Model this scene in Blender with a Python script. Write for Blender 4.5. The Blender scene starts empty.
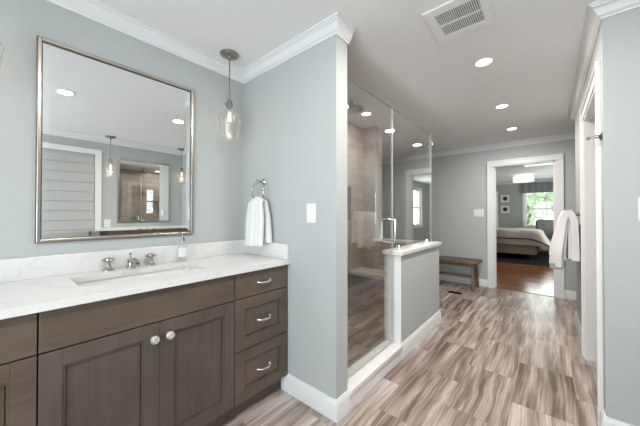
import bpy, bmesh, math, random
from mathutils import Vector, Matrix
random.seed(7)
sc = bpy.context.scene
COL = sc.collection
PI = math.pi

# ------------------------------------------------------------------ camera
cam_d = bpy.data.cameras.new('camera')
cam = bpy.data.objects.new('camera', cam_d)
COL.objects.link(cam)
cam_d.sensor_fit = 'HORIZONTAL'
cam_d.sensor_width = 36.0
cam_d.lens = 36.0 * 270.49 / 640.0
cam_d.shift_y = -1.447 / 640.0
cam_d.clip_start = 0.02
cam.location = (0, 0, 1.22)
cam.rotation_euler = (math.radians(90.504), 0, math.radians(40.383))
sc.camera = cam

# ------------------------------------------------------------------ world, exposure
world = bpy.data.worlds.new('daylight')
sc.world = world
world.use_nodes = True
wn = world.node_tree
wn.nodes['Background'].inputs[0].default_value = (0.86, 0.94, 1.0, 1)
wn.nodes['Background'].inputs[1].default_value = 3.0
sc.view_settings.view_transform = 'Standard'
sc.view_settings.look = 'None'
sc.view_settings.gamma = 1.0
sc.view_settings.exposure = -0.07
sc.view_settings.use_curve_mapping = False
try:
    sc.cycles.use_denoising = True
    sc.cycles.max_bounces = 14
    sc.cycles.transparent_max_bounces = 24
    sc.cycles.sample_clamp_indirect = 6.0
except Exception:
    pass

def area(name, loc, direction, sx, sy, power, color=(1, 1, 1), shape='RECTANGLE'):
    d = bpy.data.lights.new(name, 'AREA')
    d.shape = shape; d.size = sx; d.size_y = sy
    d.energy = power; d.color = color
    o = bpy.data.objects.new(name, d); COL.objects.link(o)
    o.location = loc
    o.rotation_euler = Vector(direction).to_track_quat('-Z', 'Y').to_euler()
    return o

# daylight lamps outside the window glass; rear and side room ones are added fill
area('fill_rear_window', (0.15, -2.25, 1.25), (0, 1, 0.34), 2.1, 1.7, 96, (0.83, 0.905, 1.0))  # fill lamp at an added, unseen window, tilted up to lift the ceiling
area('daylight_tub_window', (1.60, 0.05, 1.6), (-1, 0, 0), 1.5, 1.2, 22, (0.86, 0.93, 1.0))
area('daylight_bedroom_window', (-0.25, 12.3, 1.6), (0, -1, -0.05), 1.0, 1.3, 60, (0.95, 1.0, 0.97))
area('daylight_bedroom_side_window', (1.75, 9.2, 1.5), (-1, 0, 0), 1.6, 1.3, 70, (0.95, 0.98, 1.0))
area('fill_side_room', (1.60, 3.28, 1.62), (-1, -.25, 0.05), 0.62, 0.85, 14, (0.85, 0.93, 1.0))  # added fill through the side doorway for the hall and half wall
CAN_W = 15.5
CAN_C = (1.0, 0.94, 0.88)

# ------------------------------------------------------------------ key dimensions
XV, YA, YA2, XE, YB, H = -1.92, 1.285, 1.411, -0.967, 5.27, 2.37
XR, YR, YR2, XO, YN = 0.224, 2.13, 4.25, 1.32, -2.0
XL = -3.1          # far left side of the hall beyond the shower
YF = 11.8          # far bedroom wall

# ------------------------------------------------------------------ materials
def new_mat(name):
    m = bpy.data.materials.new(name); m.use_nodes = True
    return m, m.node_tree.nodes, m.node_tree.links, m.node_tree.nodes['Principled BSDF']

def mat(name, color, rough=0.5, metal=0.0, spec=0.5, var=0.0, scale=8.0, bump=0.0, bscale=60.0, coat=0.0, sheen=0.0):
    m, N, L, b = new_mat(name)
    b.inputs['Base Color'].default_value = (*color, 1)
    b.inputs['Roughness'].default_value = rough
    b.inputs['Metallic'].default_value = metal
    b.inputs['Specular IOR Level'].default_value = spec
    b.inputs['Coat Weight'].default_value = coat
    b.inputs['Sheen Weight'].default_value = sheen
    tc = N.new('ShaderNodeTexCoord')
    nz = N.new('ShaderNodeTexNoise'); nz.inputs['Scale'].default_value = scale
    nz.inputs['Detail'].default_value = 4
    L.new(tc.outputs['Object'], nz.inputs['Vector'])
    mx = N.new('ShaderNodeMix'); mx.data_type = 'RGBA'
    mx.inputs['A'].default_value = (*[c * (1 - var) for c in color], 1)
    mx.inputs['B'].default_value = (*[min(1, c * (1 + var)) for c in color], 1)
    L.new(nz.outputs['Fac'], mx.inputs['Factor'])
    L.new(mx.outputs['Result'], b.inputs['Base Color'])
    if bump:
        n2 = N.new('ShaderNodeTexNoise'); n2.inputs['Scale'].default_value = bscale
        L.new(tc.outputs['Object'], n2.inputs['Vector'])
        bp = N.new('ShaderNodeBump'); bp.inputs['Strength'].default_value = bump
        bp.inputs['Distance'].default_value = 0.004
        L.new(n2.outputs['Fac'], bp.inputs['Height'])
        L.new(bp.outputs['Normal'], b.inputs['Normal'])
    return m

def emit(name, color, strength):
    m = bpy.data.materials.new(name); m.use_nodes = True
    N = m.node_tree.nodes; N.clear()
    e = N.new('ShaderNodeEmission'); e.inputs[0].default_value = (*color, 1); e.inputs[1].default_value = strength
    o = N.new('ShaderNodeOutputMaterial'); m.node_tree.links.new(e.outputs[0], o.inputs[0])
    return m

def clear_glass(name, tint=(0.97, 0.985, 0.98), f0=0.04, rough=0.0, pw=5.0):
    m = bpy.data.materials.new(name); m.use_nodes = True
    N, L = m.node_tree.nodes, m.node_tree.links; N.clear()
    g = N.new('ShaderNodeNewGeometry')
    dot = N.new('ShaderNodeVectorMath'); dot.operation = 'DOT_PRODUCT'
    L.new(g.outputs['Incoming'], dot.inputs[0]); L.new(g.outputs['Normal'], dot.inputs[1])
    def mth(op, a, b=None):
        n = N.new('ShaderNodeMath'); n.operation = op
        for i, v in enumerate((a, b)):
            if v is None: continue
            if isinstance(v, (int, float)): n.inputs[i].default_value = v
            else: L.new(v, n.inputs[i])
        return n.outputs[0]
    c = mth('ABSOLUTE', dot.outputs['Value'])
    p = mth('POWER', mth('SUBTRACT', 1.0, c), pw)
    fac = mth('ADD', mth('MULTIPLY', p, 1 - f0), f0)
    t = N.new('ShaderNodeBsdfTransparent'); t.inputs[0].default_value = (*tint, 1)
    gl = N.new('ShaderNodeBsdfGlossy'); gl.inputs['Roughness'].default_value = rough
    gl.inputs['Color'].default_value = (1, 1, 1, 1)
    mx = N.new('ShaderNodeMixShader')
    L.new(fac, mx.inputs[0]); L.new(t.outputs[0], mx.inputs[1]); L.new(gl.outputs[0], mx.inputs[2])
    o = N.new('ShaderNodeOutputMaterial'); L.new(mx.outputs[0], o.inputs[0])
    return m

def ramp(N, stops):
    r = N.new('ShaderNodeValToRGB'); e = r.color_ramp.elements
    while len(e) < len(stops): e.new(0.5)
    for el, (p, c) in zip(e, stops): el.position = p; el.color = (*c, 1)
    return r

def tile_mat(name, w, l, x0, y0, ax, palette, rough, grout, streak=22.0, along=1.3, offset=0.5, dark=0.78, wave=0.07, fine=0.62, broad=0.28):
    """Running-bond tiles: l metres long on the second axis, w wide on the first, vein-cut streaks on the long side."""
    m, N, L, b = new_mat(name)
    tc = N.new('ShaderNodeTexCoord'); sp = N.new('ShaderNodeSeparateXYZ')
    L.new(tc.outputs['Object'], sp.inputs[0])
    def M(op, a, b_=None, c_=None):
        n = N.new('ShaderNodeMath'); n.operation = op
        for i, v in enumerate((a, b_, c_)):
            if v is None: continue
            if isinstance(v, (int, float)): n.inputs[i].default_value = v
            else: L.new(v, n.inputs[i])
        return n.outputs[0]
    X = sp.outputs[ax[0]]; Y = sp.outputs[ax[1]]
    u = M('DIVIDE', M('SUBTRACT', X, x0), w)
    ci = M('FLOOR', u)
    sh = M('MULTIPLY', M('FLOORED_MODULO', ci, 2.0), offset)
    v = M('SUBTRACT', M('DIVIDE', M('SUBTRACT', Y, y0), l), sh)
    ri = M('FLOOR', v)
    cb = N.new('ShaderNodeCombineXYZ'); L.new(ci, cb.inputs[0]); L.new(ri, cb.inputs[1])
    wnz = N.new('ShaderNodeTexWhiteNoise'); wnz.noise_dimensions = '3D'; L.new(cb.outputs[0], wnz.inputs['Vector'])
    rnd = wnz.outputs['Value']
    # wavy vein coordinates, shifted per tile
    wv = N.new('ShaderNodeTexNoise'); wv.inputs['Scale'].default_value = 2.2; wv.inputs['Detail'].default_value = 2
    L.new(tc.outputs['Object'], wv.inputs['Vector'])
    xx = M('ADD', M('ADD', X, M('MULTIPLY', M('SUBTRACT', wv.outputs['Fac'], 0.5), wave)), M('MULTIPLY', rnd, 7.0))
    cv = N.new('ShaderNodeCombineXYZ')
    L.new(M('MULTIPLY', xx, streak), cv.inputs[0]); L.new(M('MULTIPLY', M('ADD', Y, M('MULTIPLY', rnd, 13.0)), along), cv.inputs[1])
    n1 = N.new('ShaderNodeTexNoise'); n1.inputs['Scale'].default_value = 1.0; n1.inputs['Detail'].default_value = 6; n1.inputs['Roughness'].default_value = 0.72
    L.new(cv.outputs[0], n1.inputs['Vector'])
    cv2 = N.new('ShaderNodeCombineXYZ')
    L.new(M('MULTIPLY', xx, streak * broad), cv2.inputs[0]); L.new(M('MULTIPLY', Y, along * 0.8), cv2.inputs[1])
    n2 = N.new('ShaderNodeTexNoise'); n2.inputs['Scale'].default_value = 1.0; n2.inputs['Detail'].default_value = 3
    L.new(cv2.outputs[0], n2.inputs['Vector'])
    f = M('ADD', M('MULTIPLY', n1.outputs['Fac'], fine), M('MULTIPLY', n2.outputs['Fac'], 1.0 - fine))
    f = M('ADD', f, M('MULTIPLY', M('SUBTRACT', rnd, 0.5), 0.085))
    r = ramp(N, palette); L.new(f, r.inputs[0])
    # grout
    fu = M('FRACT', u); fv = M('FRACT', v)
    du = M('MULTIPLY', M('MINIMUM', fu, M('SUBTRACT', 1.0, fu)), w)
    dv = M('MULTIPLY', M('MINIMUM', fv, M('SUBTRACT', 1.0, fv)), l)
    g = M('LESS_THAN', M('MINIMUM', du, dv), grout)
    mx = N.new('ShaderNodeMix'); mx.data_type = 'RGBA'
    L.new(g, mx.inputs['Factor']); L.new(r.outputs[0], mx.inputs['A'])
    dk = N.new('ShaderNodeMix'); dk.data_type = 'RGBA'; dk.blend_type = 'MULTIPLY'; dk.inputs['Factor'].default_value = 1
    dk.inputs['B'].default_value = (dark, dark, dark, 1)
    L.new(r.outputs[0], dk.inputs['A']); L.new(dk.outputs['Result'], mx.inputs['B'])
    L.new(mx.outputs['Result'], b.inputs['Base Color'])
    b.inputs['Roughness'].default_value = rough
    return m

def wood_mat(name, c1, c2, axis='Y', scale=1.0, rough=0.4, coat=0.0):
    m, N, L, b = new_mat(name)
    tc = N.new('ShaderNodeTexCoord'); mp = N.new('ShaderNodeMapping')
    s = {'X': (1.4, 28, 28), 'Y': (28, 1.4, 28), 'Z': (28, 28, 1.4)}[axis]
    mp.inputs['Scale'].default_value = [k * scale for k in s]
    L.new(tc.outputs['Object'], mp.inputs['Vector'])
    n = N.new('ShaderNodeTexNoise'); n.inputs['Scale'].default_value = 1.0; n.inputs['Detail'].default_value = 5; n.inputs['Roughness'].default_value = 0.6
    n.inputs['Distortion'].default_value = 0.6
    L.new(mp.outputs[0], n.inputs['Vector'])
    n2 = N.new('ShaderNodeTexNoise'); n2.inputs['Scale'].default_value = 3.5; n2.inputs['Detail'].default_value = 3
    L.new(tc.outputs['Object'], n2.inputs['Vector'])
    ad = N.new('ShaderNodeMath'); ad.operation = 'MULTIPLY_ADD'; ad.inputs[1].default_value = 0.5
    L.new(n2.outputs['Fac'], ad.inputs[0])
    hf = N.new('ShaderNodeMath'); hf.operation = 'MULTIPLY'; hf.inputs[1].default_value = 0.5
    L.new(n.outputs['Fac'], hf.inputs[0]); L.new(hf.outputs[0], ad.inputs[2])
    r = ramp(N, [(0.33, c1), (0.66, c2)]); L.new(ad.outputs[0], r.inputs[0])
    L.new(r.outputs[0], b.inputs['Base Color'])
    b.inputs['Roughness'].default_value = rough
    b.inputs['Coat Weight'].default_value = coat; b.inputs['Coat Roughness'].default_value = 0.15
    return m

def quartz_mat():
    m, N, L, b = new_mat('white_quartz')
    tc = N.new('ShaderNodeTexCoord')
    n = N.new('ShaderNodeTexNoise'); n.inputs['Scale'].default_value = 2.6; n.inputs['Detail'].default_value = 8; n.inputs['Distortion'].default_value = 1.4
    L.new(tc.outputs['Object'], n.inputs['Vector'])
    r = ramp(N, [(0.40, (0.72, 0.72, 0.70)), (0.485, (0.71, 0.705, 0.685)), (0.5, (0.67, 0.66, 0.64)), (0.515, (0.71, 0.705, 0.685)), (0.7, (0.735, 0.735, 0.715))])
    L.new(n.outputs['Fac'], r.inputs[0]); L.new(r.outputs[0], b.inputs['Base Color'])
    b.inputs['Roughness'].default_value = 0.22
    return m

M_ = {}
M_['paint'] = mat('blue_grey_wall_paint', (0.458, 0.479, 0.470), 0.85, spec=0.25, var=0.015, scale=2)
M_['ceiling'] = mat('white_ceiling_paint', (0.84, 0.835, 0.83), 0.92, spec=0.2, var=0.01, scale=2)
M_['trim'] = mat('white_trim_paint', (0.76, 0.76, 0.755), 0.38, spec=0.4, var=0.01)
M_['floor'] = tile_mat('vein_cut_floor_tile', 0.315, 0.615, -0.51, 2.46, (0, 1),
    [(0.37, (0.10, 0.070, 0.054)), (0.445, (0.215, 0.163, 0.132)), (0.51, (0.335, 0.273, 0.233)), (0.57, (0.455, 0.395, 0.355)), (0.645, (0.60, 0.55, 0.505))], 0.30, 0.0012, streak=88.0, along=1.6, wave=0.05, fine=0.46, broad=0.17)
M_['shower_x'] = tile_mat('shower_wall_tile', 0.30, 0.60, 0.0, 0.0, (2, 1),
    [(0.3, (0.22, 0.17, 0.135)), (0.5, (0.32, 0.255, 0.21)), (0.7, (0.42, 0.35, 0.30))], 0.3, 0.0018, streak=16, along=1.2)
M_['shower_y'] = tile_mat('shower_end_tile', 0.30, 0.60, 0.0, 0.0, (2, 0),
    [(0.3, (0.22, 0.17, 0.135)), (0.5, (0.32, 0.255, 0.21)), (0.7, (0.42, 0.35, 0.30))], 0.3, 0.0018, streak=16, along=1.2)
M_['cab_y'] = wood_mat('stained_maple_lengthwise', (0.078, 0.059, 0.043), (0.130, 0.101, 0.076), 'Y', 1.0, 0.38)
M_['cab_z'] = wood_mat('stained_maple_upright', (0.071, 0.057, 0.045), (0.116, 0.094, 0.076), 'Z', 1.0, 0.38)
M_['cab_dark'] = mat('cabinet_gap_shadow_board', (0.03, 0.024, 0.02), 0.6)
M_['quartz'] = quartz_mat()
M_['porcelain'] = mat('white_porcelain', (0.80, 0.80, 0.78), 0.12, spec=0.6)
M_['chrome'] = mat('polished_chrome', (0.80, 0.79, 0.77), 0.12, metal=1.0)
M_['nickel'] = mat('brushed_nickel', (0.36, 0.335, 0.30), 0.25, metal=1.0, var=0.05, scale=40)
M_['pol_nickel'] = mat('polished_nickel', (0.50, 0.475, 0.44), 0.16, metal=1.0)
M_['silver'] = mat('silver_leaf_frame', (0.46, 0.43, 0.385), 0.3, metal=1.0, var=0.12, scale=20)
M_['bead'] = mat('dark_frame_bead', (0.16, 0.145, 0.125), 0.35, metal=1.0, var=0.2, scale=60)
M_['mirror'] = mat('mirror_silver', (0.90, 0.915, 0.905), 0.0, metal=1.0)
M_['knob_glass'] = mat('cut_crystal', (0.80, 0.80, 0.80), 0.06, metal=0.75, spec=0.8)
M_['glass'] = clear_glass('clear_pane_glass')
M_['shower_glass'] = clear_glass('shower_pane_glass', (0.965, 0.975, 0.97), 0.065, 0.0, 3.3)
M_['glass_edge'] = mat('polished_glass_edge', (0.62, 0.70, 0.68), 0.15, spec=0.8)
M_['edge_dark'] = mat('ground_glass_edge', (0.24, 0.29, 0.28), 0.25, spec=0.7)
M_['bottle_glass'] = clear_glass('bottle_glass', (0.985, 0.99, 0.985), 0.03)
M_['soap'] = mat('clear_soap', (0.76, 0.77, 0.74), 0.2)
M_['white_plastic'] = mat('white_plastic', (0.76, 0.76, 0.745), 0.35)
M_['vent_white'] = mat('vent_enamel', (0.86, 0.86, 0.85), 0.3)
M_['terry'] = mat('white_terry_cloth', (0.77, 0.765, 0.75), 0.95, spec=0.1, var=0.05, scale=120, bump=0.5, bscale=260, sheen=0.3)
M_['shade_fab'] = mat('white_roman_shade_cloth', (0.45, 0.45, 0.435), 0.9, spec=0.1, var=0.03, scale=30)
M_['lamp'] = emit('lit_downlight_lens', (1.0, 0.95, 0.88), 9.0)
M_['filament'] = emit('glowing_filament', (1.0, 0.62, 0.28), 9.0)
M_['bulb_glass'] = clear_glass('bulb_glass', (1.0, 0.96, 0.90), 0.015)
M_['shade_glass'] = clear_glass('pendant_shade_glass', (0.95, 0.955, 0.95), 0.05, 0.3, 3.5)
M_['drum'] = emit('lit_drum_shade', (1.0, 0.97, 0.9), 1.25)
M_['grille_dark'] = mat('duct_interior', (0.06, 0.055, 0.05), 0.8)
M_['bench_wood'] = wood_mat('weathered_bench_wood', (0.085, 0.058, 0.040), (0.19, 0.14, 0.105), 'X', 0.9, 0.55)
M_['hardwood'] = None
M_['stone'] = mat('beige_bench_stone', (0.55, 0.48, 0.41), 0.3, var=0.08, scale=12)
M_['black_metal'] = mat('blackened_metal', (0.02, 0.02, 0.02), 0.5, metal=0.6)
M_['duvet'] = mat('oatmeal_duvet_cloth', (0.56, 0.50, 0.44), 0.9, spec=0.1, var=0.04, scale=20, bump=0.2, bscale=40)
M_['bed_skirt'] = mat('tan_bed_skirt_cloth', (0.36, 0.285, 0.195), 0.9, spec=0.1, var=0.05, scale=20)
M_['navy'] = mat('navy_piping', (0.02, 0.022, 0.03), 0.8)
M_['rug'] = mat('dark_green_rug_wool', (0.014, 0.020, 0.020), 0.95, spec=0.1, var=0.35, scale=9)
M_['grey_fab'] = mat('grey_woven_upholstery', (0.22, 0.22, 0.215), 0.9, spec=0.1, var=0.3, scale=14)
M_['valance'] = mat('slate_valance_cloth', (0.21, 0.225, 0.22), 0.9, spec=0.1, var=0.08, scale=16)
M_['frame_grey'] = mat('pewter_picture_frame', (0.35, 0.33, 0.30), 0.4, metal=0.6)
M_['mat_board'] = mat('cream_mat_board', (0.78, 0.74, 0.66), 0.9)
M_['print_dark'] = mat('dark_print_ink', (0.05, 0.045, 0.04), 0.9, var=0.9, scale=60)
M_['bed_wall'] = mat('grey_bedroom_paint', (0.40, 0.41, 0.385), 0.85, spec=0.25, var=0.015, scale=2)
M_['leaf'] = mat('tree_leaves', (0.56, 0.66, 0.44), 0.8, spec=0.2, var=0.5, scale=6)
M_['bark'] = mat('tree_bark', (0.14, 0.11, 0.085), 0.9, var=0.3, scale=10)
M_['lawn'] = mat('lawn_grass', (0.42, 0.52, 0.30), 0.95, spec=0.1, var=0.3, scale=4)

def hardwood():
    m, N, L, b = new_mat('red_oak_floor')
    tc = N.new('ShaderNodeTexCoord')
    mp = N.new('ShaderNodeMapping'); mp.inputs['Scale'].default_value = (1, 1, 1)
    mp.inputs['Rotation'].default_value = (0, 0, 0)
    L.new(tc.outputs['Object'], mp.inputs[0])
    br = N.new('ShaderNodeTexBrick'); br.inputs['Scale'].default_value = 1.0
    br.inputs['Brick Width'].default_value = 0.9; br.inputs['Row Height'].default_value = 0.07
    br.inputs['Mortar Size'].default_value = 0.0012
    br.inputs['Color1'].default_value = (0.29, 0.105, 0.034, 1); br.inputs['Color2'].default_value = (0.20, 0.07, 0.025, 1)
    br.inputs['Mortar'].default_value = (0.07, 0.025, 0.01, 1)
    L.new(mp.outputs[0], br.inputs['Vector'])
    L.new(br.outputs['Color'], b.inputs['Base Color'])
    b.inputs['Roughness'].default_value = 0.2
    b.inputs['Specular IOR Level'].default_value = 0.14
    return m
M_['hardwood'] = hardwood()

# ------------------------------------------------------------------ mesh helpers
def bx(bm, x0, x1, y0, y1, z0, z1, bev=0.0, seg=2):
    r = bmesh.ops.create_cube(bm, size=1.0)
    vs = r['verts']
    for v in vs:
        v.co = Vector(((x0 + x1) / 2 + v.co.x * (x1 - x0), (y0 + y1) / 2 + v.co.y * (y1 - y0), (z0 + z1) / 2 + v.co.z * (z1 - z0)))
    if bev > 0:
        es = list({e for v in vs for e in v.link_edges})
        bmesh.ops.bevel(bm, geom=es, offset=bev, segments=seg, affect='EDGES', profile=0.5)

def lathe(bm, prof, c=(0, 0, 0), axis='Z', seg=24, sx=1.0, sy=1.0, flip=1):
    """prof: [(radius, height)], revolved about the axis through c."""
    rings = []
    for r, h in prof:
        ring = []
        if r < 1e-6:
            ring = [bm.verts.new((0, 0, h))]
        else:
            for i in range(seg):
                a = 2 * PI * i / seg
                ring.append(bm.verts.new((r * math.cos(a) * sx, r * math.sin(a) * sy, h)))
        rings.append(ring)
    for A, B in zip(rings, rings[1:]):
        if len(A) == 1 and len(B) == 1: continue
        for i in range(seg):
            j = (i + 1) % seg
            if len(A) == 1: bm.faces.new((A[0], B[i], B[j]))
            elif len(B) == 1: bm.faces.new((A[i], A[j], B[0]))
            else: bm.faces.new((A[i], A[j], B[j], B[i]))
    for v in [v for ring in rings for v in ring]:
        x, y, z = v.co
        z *= flip
        if axis == 'Z': p = (x, y, z)
        elif axis == 'X': p = (z, x, y)
        else: p = (x, z, y)
        v.co = Vector(p) + Vector(c)

def tube(bm, pts, r, seg=10, closed=False, cap=True):
    pts = [Vector(p) for p in pts]; n = len(pts); rings = []
    up0 = None
    for i, p in enumerate(pts):
        a = pts[i - 1] if (i > 0 or closed) else p
        b = pts[(i + 1) % n] if (i < n - 1 or closed) else p
        t = (b - a).normalized()
        if up0 is None:
            up0 = Vector((0, 0, 1)) if abs(t.z) < 0.9 else Vector((1, 0, 0))
        s = t.cross(up0)
        if s.length < 1e-4: s = t.cross(Vector((0, 1, 0)))
        s.normalize(); u = s.cross(t).normalized(); up0 = u
        rr = r[i] if isinstance(r, (list, tuple)) else r
        rings.append([bm.verts.new(p + s * rr * math.cos(2 * PI * k / seg) + u * rr * math.sin(2 * PI * k / seg)) for k in range(seg)])
    m = n if closed else n - 1
    for i in range(m):
        A, B = rings[i], rings[(i + 1) % n]
        for k in range(seg):
            bm.faces.new((A[k], A[(k + 1) % seg], B[(k + 1) % seg], B[k]))
    if cap and not closed:
        bm.faces.new(rings[0][::-1]); bm.faces.new(rings[-1])

def sweep(bm, prof, path, side=1):
    """prof [(out, z)] swept along a 2-D path with mitred corners; side=+1 puts 'out' to the left of travel."""
    P = [Vector(p) for p in path]; n = len(P); rings = []
    for i in range(n):
        d0 = (P[i] - P[i - 1]).normalized() if i > 0 else None
        d1 = (P[i + 1] - P[i]).normalized() if i < n - 1 else None
        if d0 is None: d0 = d1
        if d1 is None: d1 = d0
        n0 = Vector((-d0.y, d0.x)) * side; n1 = Vector((-d1.y, d1.x)) * side
        mm = (n0 + n1).normalized(); k = 1.0 / max(0.2, mm.dot(n0))
        rings.append([bm.verts.new((P[i].x + mm.x * k * o, P[i].y + mm.y * k * o, z)) for o, z in prof])
    q = len(prof)
    for A, B in zip(rings, rings[1:]):
        for k in range(q):
            bm.faces.new((A[k], A[(k + 1) % q], B[(k + 1) % q], B[k]))
    bm.faces.new(rings[0][::-1]); bm.faces.new(rings[-1])

ORG = {}
def obj(name, bm, m, parent=None, smooth=False, loc=None, xf=None, auto=40):
    """Link a bmesh built in world coordinates as one mesh object."""
    if xf:
        for v in bm.verts: v.co = Vector(xf(v.co))
    bmesh.ops.recalc_face_normals(bm, faces=bm.faces)
    if parent is not None: org = ORG[parent.name]
    else: org = Vector(loc) if loc is not None else Vector((0, 0, 0))
    for v in bm.verts: v.co -= org
    me = bpy.data.meshes.new(name)
    bm.to_mesh(me); bm.free()
    if smooth:
        for p in me.polygons: p.use_smooth = True
        try: me.set_sharp_from_angle(angle=math.radians(auto))
        except Exception: pass
    for mm in (m if isinstance(m, (list, tuple)) else [m]): me.materials.append(mm)
    o = bpy.data.objects.new(name, me); COL.objects.link(o)
    if parent is not None: o.parent = parent
    else: o.location = org
    ORG[o.name] = org
    return o

def NB(): return bmesh.new()
def BOX(*a, **k):
    bm = NB(); bx(bm, *a, **k); return bm

def tag(o, label, cat, group=None):
    o['label'] = label; o['category'] = cat
    if group: o['group'] = group
    return o

def thing(name, label, cat, loc, group=None):
    o = bpy.data.objects.new(name, None); COL.objects.link(o)
    o.empty_display_size = 0.1; o.location = loc; ORG[o.name] = Vector(loc)
    return tag(o, label, cat, group)

def struct(name, bm, m, smooth=False, parent=None):
    o = obj(name, bm, m, parent, smooth)
    if parent is None: o['kind'] = 'structure'
    return o

def copy_tree(root, loc, rz=0.0, label=None, group=None):
    r = root.copy(); COL.objects.link(r); r.location = loc; r.rotation_euler = (0, 0, rz)
    ORG[r.name] = Vector(loc)
    if label: r['label'] = label
    if group: r['group'] = group
    for ch in list(root.children):
        c = ch.copy(); COL.objects.link(c); c.parent = r
        for g in list(ch.children):
            d = g.copy(); COL.objects.link(d); d.parent = c
    return r

# ------------------------------------------------------------------ structure: floor, ceiling, walls
struct('floor', BOX(XL - .1, XO + .2, YN - .1, YB + .06, -0.1, 0.0), M_['floor'])
struct('floor_bedroom', BOX(-3.3, 1.7, YB + .06, YF + .1, -0.1, -0.002), M_['hardwood'])
struct('ceiling', BOX(XL - .1, XO + .2, YN - .2, YB + .06, H, H + .1), M_['ceiling'])
struct('ceiling_bedroom', BOX(-3.3, 1.7, YB + .06, YF + .2, H, H + .1), M_['ceiling'])

struct('wall_left', BOX(XV - .12, XV, YN - .1, YA2, 0, H), M_['paint'])
# shower side wall with a niche
YS2 = 3.15
bm = NB()
n0, n1, nz0, nz1 = 2.62, 2.86, 1.14, 1.56
bx(bm, XV - .12, XV + .01, YA2, n0, 0, H); bx(bm, XV - .12, XV + .01, n1, YS2 + .1, 0, H)
bx(bm, XV - .12, XV + .01, n0, n1, 0, nz0); bx(bm, XV - .12, XV + .01, n0, n1, nz1, H)
bx(bm, XV - .12, XV - .09, n0, n1, nz0, nz1)
struct('wall_shower_left', bm, M_['shower_x'])
# full height stub at the far end of the shower, tiled inside
struct('wall_shower_back', BOX(XV + .01, -1.73, YS2, YS2 + .1, 0, H), M_['shower_y'])
M_['mosaic'] = mat('glass_mosaic_strip', (0.30, 0.29, 0.26), 0.12, spec=0.7, var=0.75, scale=70)
struct('trim_12', BOX(-1.80, -1.735, YS2 - .006, YS2, .9, H), M_['mosaic'])
struct('wall_shower_outside', BOX(XL, -1.73, YS2 + .1, YS2 + .18, 0, H), M_['paint'])
# short return wall beside the vanity
bm = NB(); bx(bm, XV, XE, YA, YA2 - .01, 0, H)
struct('wall_return', bm, M_['paint'])
struct('wall_shower_front', BOX(XV + .01, XE - .055, YA2 - .01, YA2, 0, H), M_['shower_y'])
# L shaped half wall
HW0, HW1 = 2.195, 3.235
bm = NB(); bx(bm, -1.105, XE, HW0, HW1, 0, .868); bx(bm, -1.73, -1.105, HW1 - .13, HW1, 0, .868)
hw = struct('wall_half', bm, M_['paint'])
bm = NB(); bx(bm, -1.116, -1.105, HW0 + .02, HW1 - .13, 0, .868)
struct('wall_half_tile_side', bm, M_['shower_x'])
struct('wall_half_tile_end', BOX(-1.73, -1.116, HW1 - .141, HW1 - .13, 0, .868), M_['shower_y'])
bm = NB(); bx(bm, -1.116, XE + .004, HW0 - .008, HW0, 0.0, .868, .002)
struct('trim_1', bm, M_['trim'])
bm = NB()
bx(bm, -1.125, XE + .022, HW0 - .03, HW1 + .02, .868, .902, .004)
bx(bm, -1.73, -1.125, HW1 - .155, HW1 + .02, .868, .902, .004)
struct('trim_2', bm, M_['quartz'])
# shower curb
bm = NB(); bx(bm, -1.105, XE + .012, YA2, HW0 - .008, 0, .094)
struct('trim_3', bm, M_['trim'])
bm = NB(); bx(bm, -1.09, XE + .022, YA2, HW0 - .008, .094, .122, .004); bx(bm, -1.125, -1.075, YA2, HW0 - .008, .07, .10, .004)
struct('trim_4', bm, M_['quartz'])

# back wall with the bedroom doorway
DX0, DX1, DZ = -0.715, 0.068, 2.012
bm = NB()
bx(bm, XL - .1, DX0, YB, YB + .12, 0, H); bx(bm, DX1, XO + .12, YB, YB + .12, 0, H); bx(bm, DX0, DX1, YB, YB + .12, DZ, H)
struct('wall_back', bm, M_['paint'])
struct('wall_hall_left', BOX(XL - .1, XL, YS2 + .1, YB, 0, H), M_['paint'])

# right hand block with a side doorway
SY0, SY1, SZ = 2.285, 3.18, 2.02
bm = NB()
bx(bm, XR, XR + .11, YR + .11, SY0, 0, H); bx(bm, XR, XR + .11, SY1, YR2, 0, H); bx(bm, XR, XR + .11, SY0, SY1, SZ, H)
bx(bm, XR, XO, YR, YR + .11, 0, H)
bx(bm, XR + .11, XO, YR2 - .11, YR2, 0, H)
struct('wall_right', bm, M_['paint'])
bm = NB()
bx(bm, XO, XO + .12, YR, 2.96, 0, H); bx(bm, XO, XO + .12, 3.6, YB, 0, H)
bx(bm, XO, XO + .12, 2.96, 3.6, 0, 1.2); bx(bm, XO, XO + .12, 2.96, 3.6, 2.05, H)  # opening for the added side room window
struct('wall_hall_right', bm, M_['paint'])
# opposite wall with a window over the tub
WY0, WY1, WZ0, WZ1 = -0.62, 0.89, 0.86, 2.10
bm = NB()
bx(bm, XO, XO + .12, YN - .1, WY0, 0, H); bx(bm, XO, XO + .12, WY1, YR, 0, H)
bx(bm, XO, XO + .12, WY0, WY1, 0, WZ0); bx(bm, XO, XO + .12, WY0, WY1, WZ1, H)
struct('wall_opposite', bm, M_['paint'])
# rear wall with an added wide window behind the camera, for fill light
RX0, RX1, RZ0, RZ1 = -0.92, 1.22, 0.4, 2.15
bm = NB()
bx(bm, XV, RX0, YN - .1, YN, 0, H); bx(bm, RX1, XO, YN - .1, YN, 0, H)
bx(bm, RX0, RX1, YN - .1, YN, 0, RZ0); bx(bm, RX0, RX1, YN - .1, YN, RZ1, H)
struct('wall_rear', bm, M_['paint'])
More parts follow.
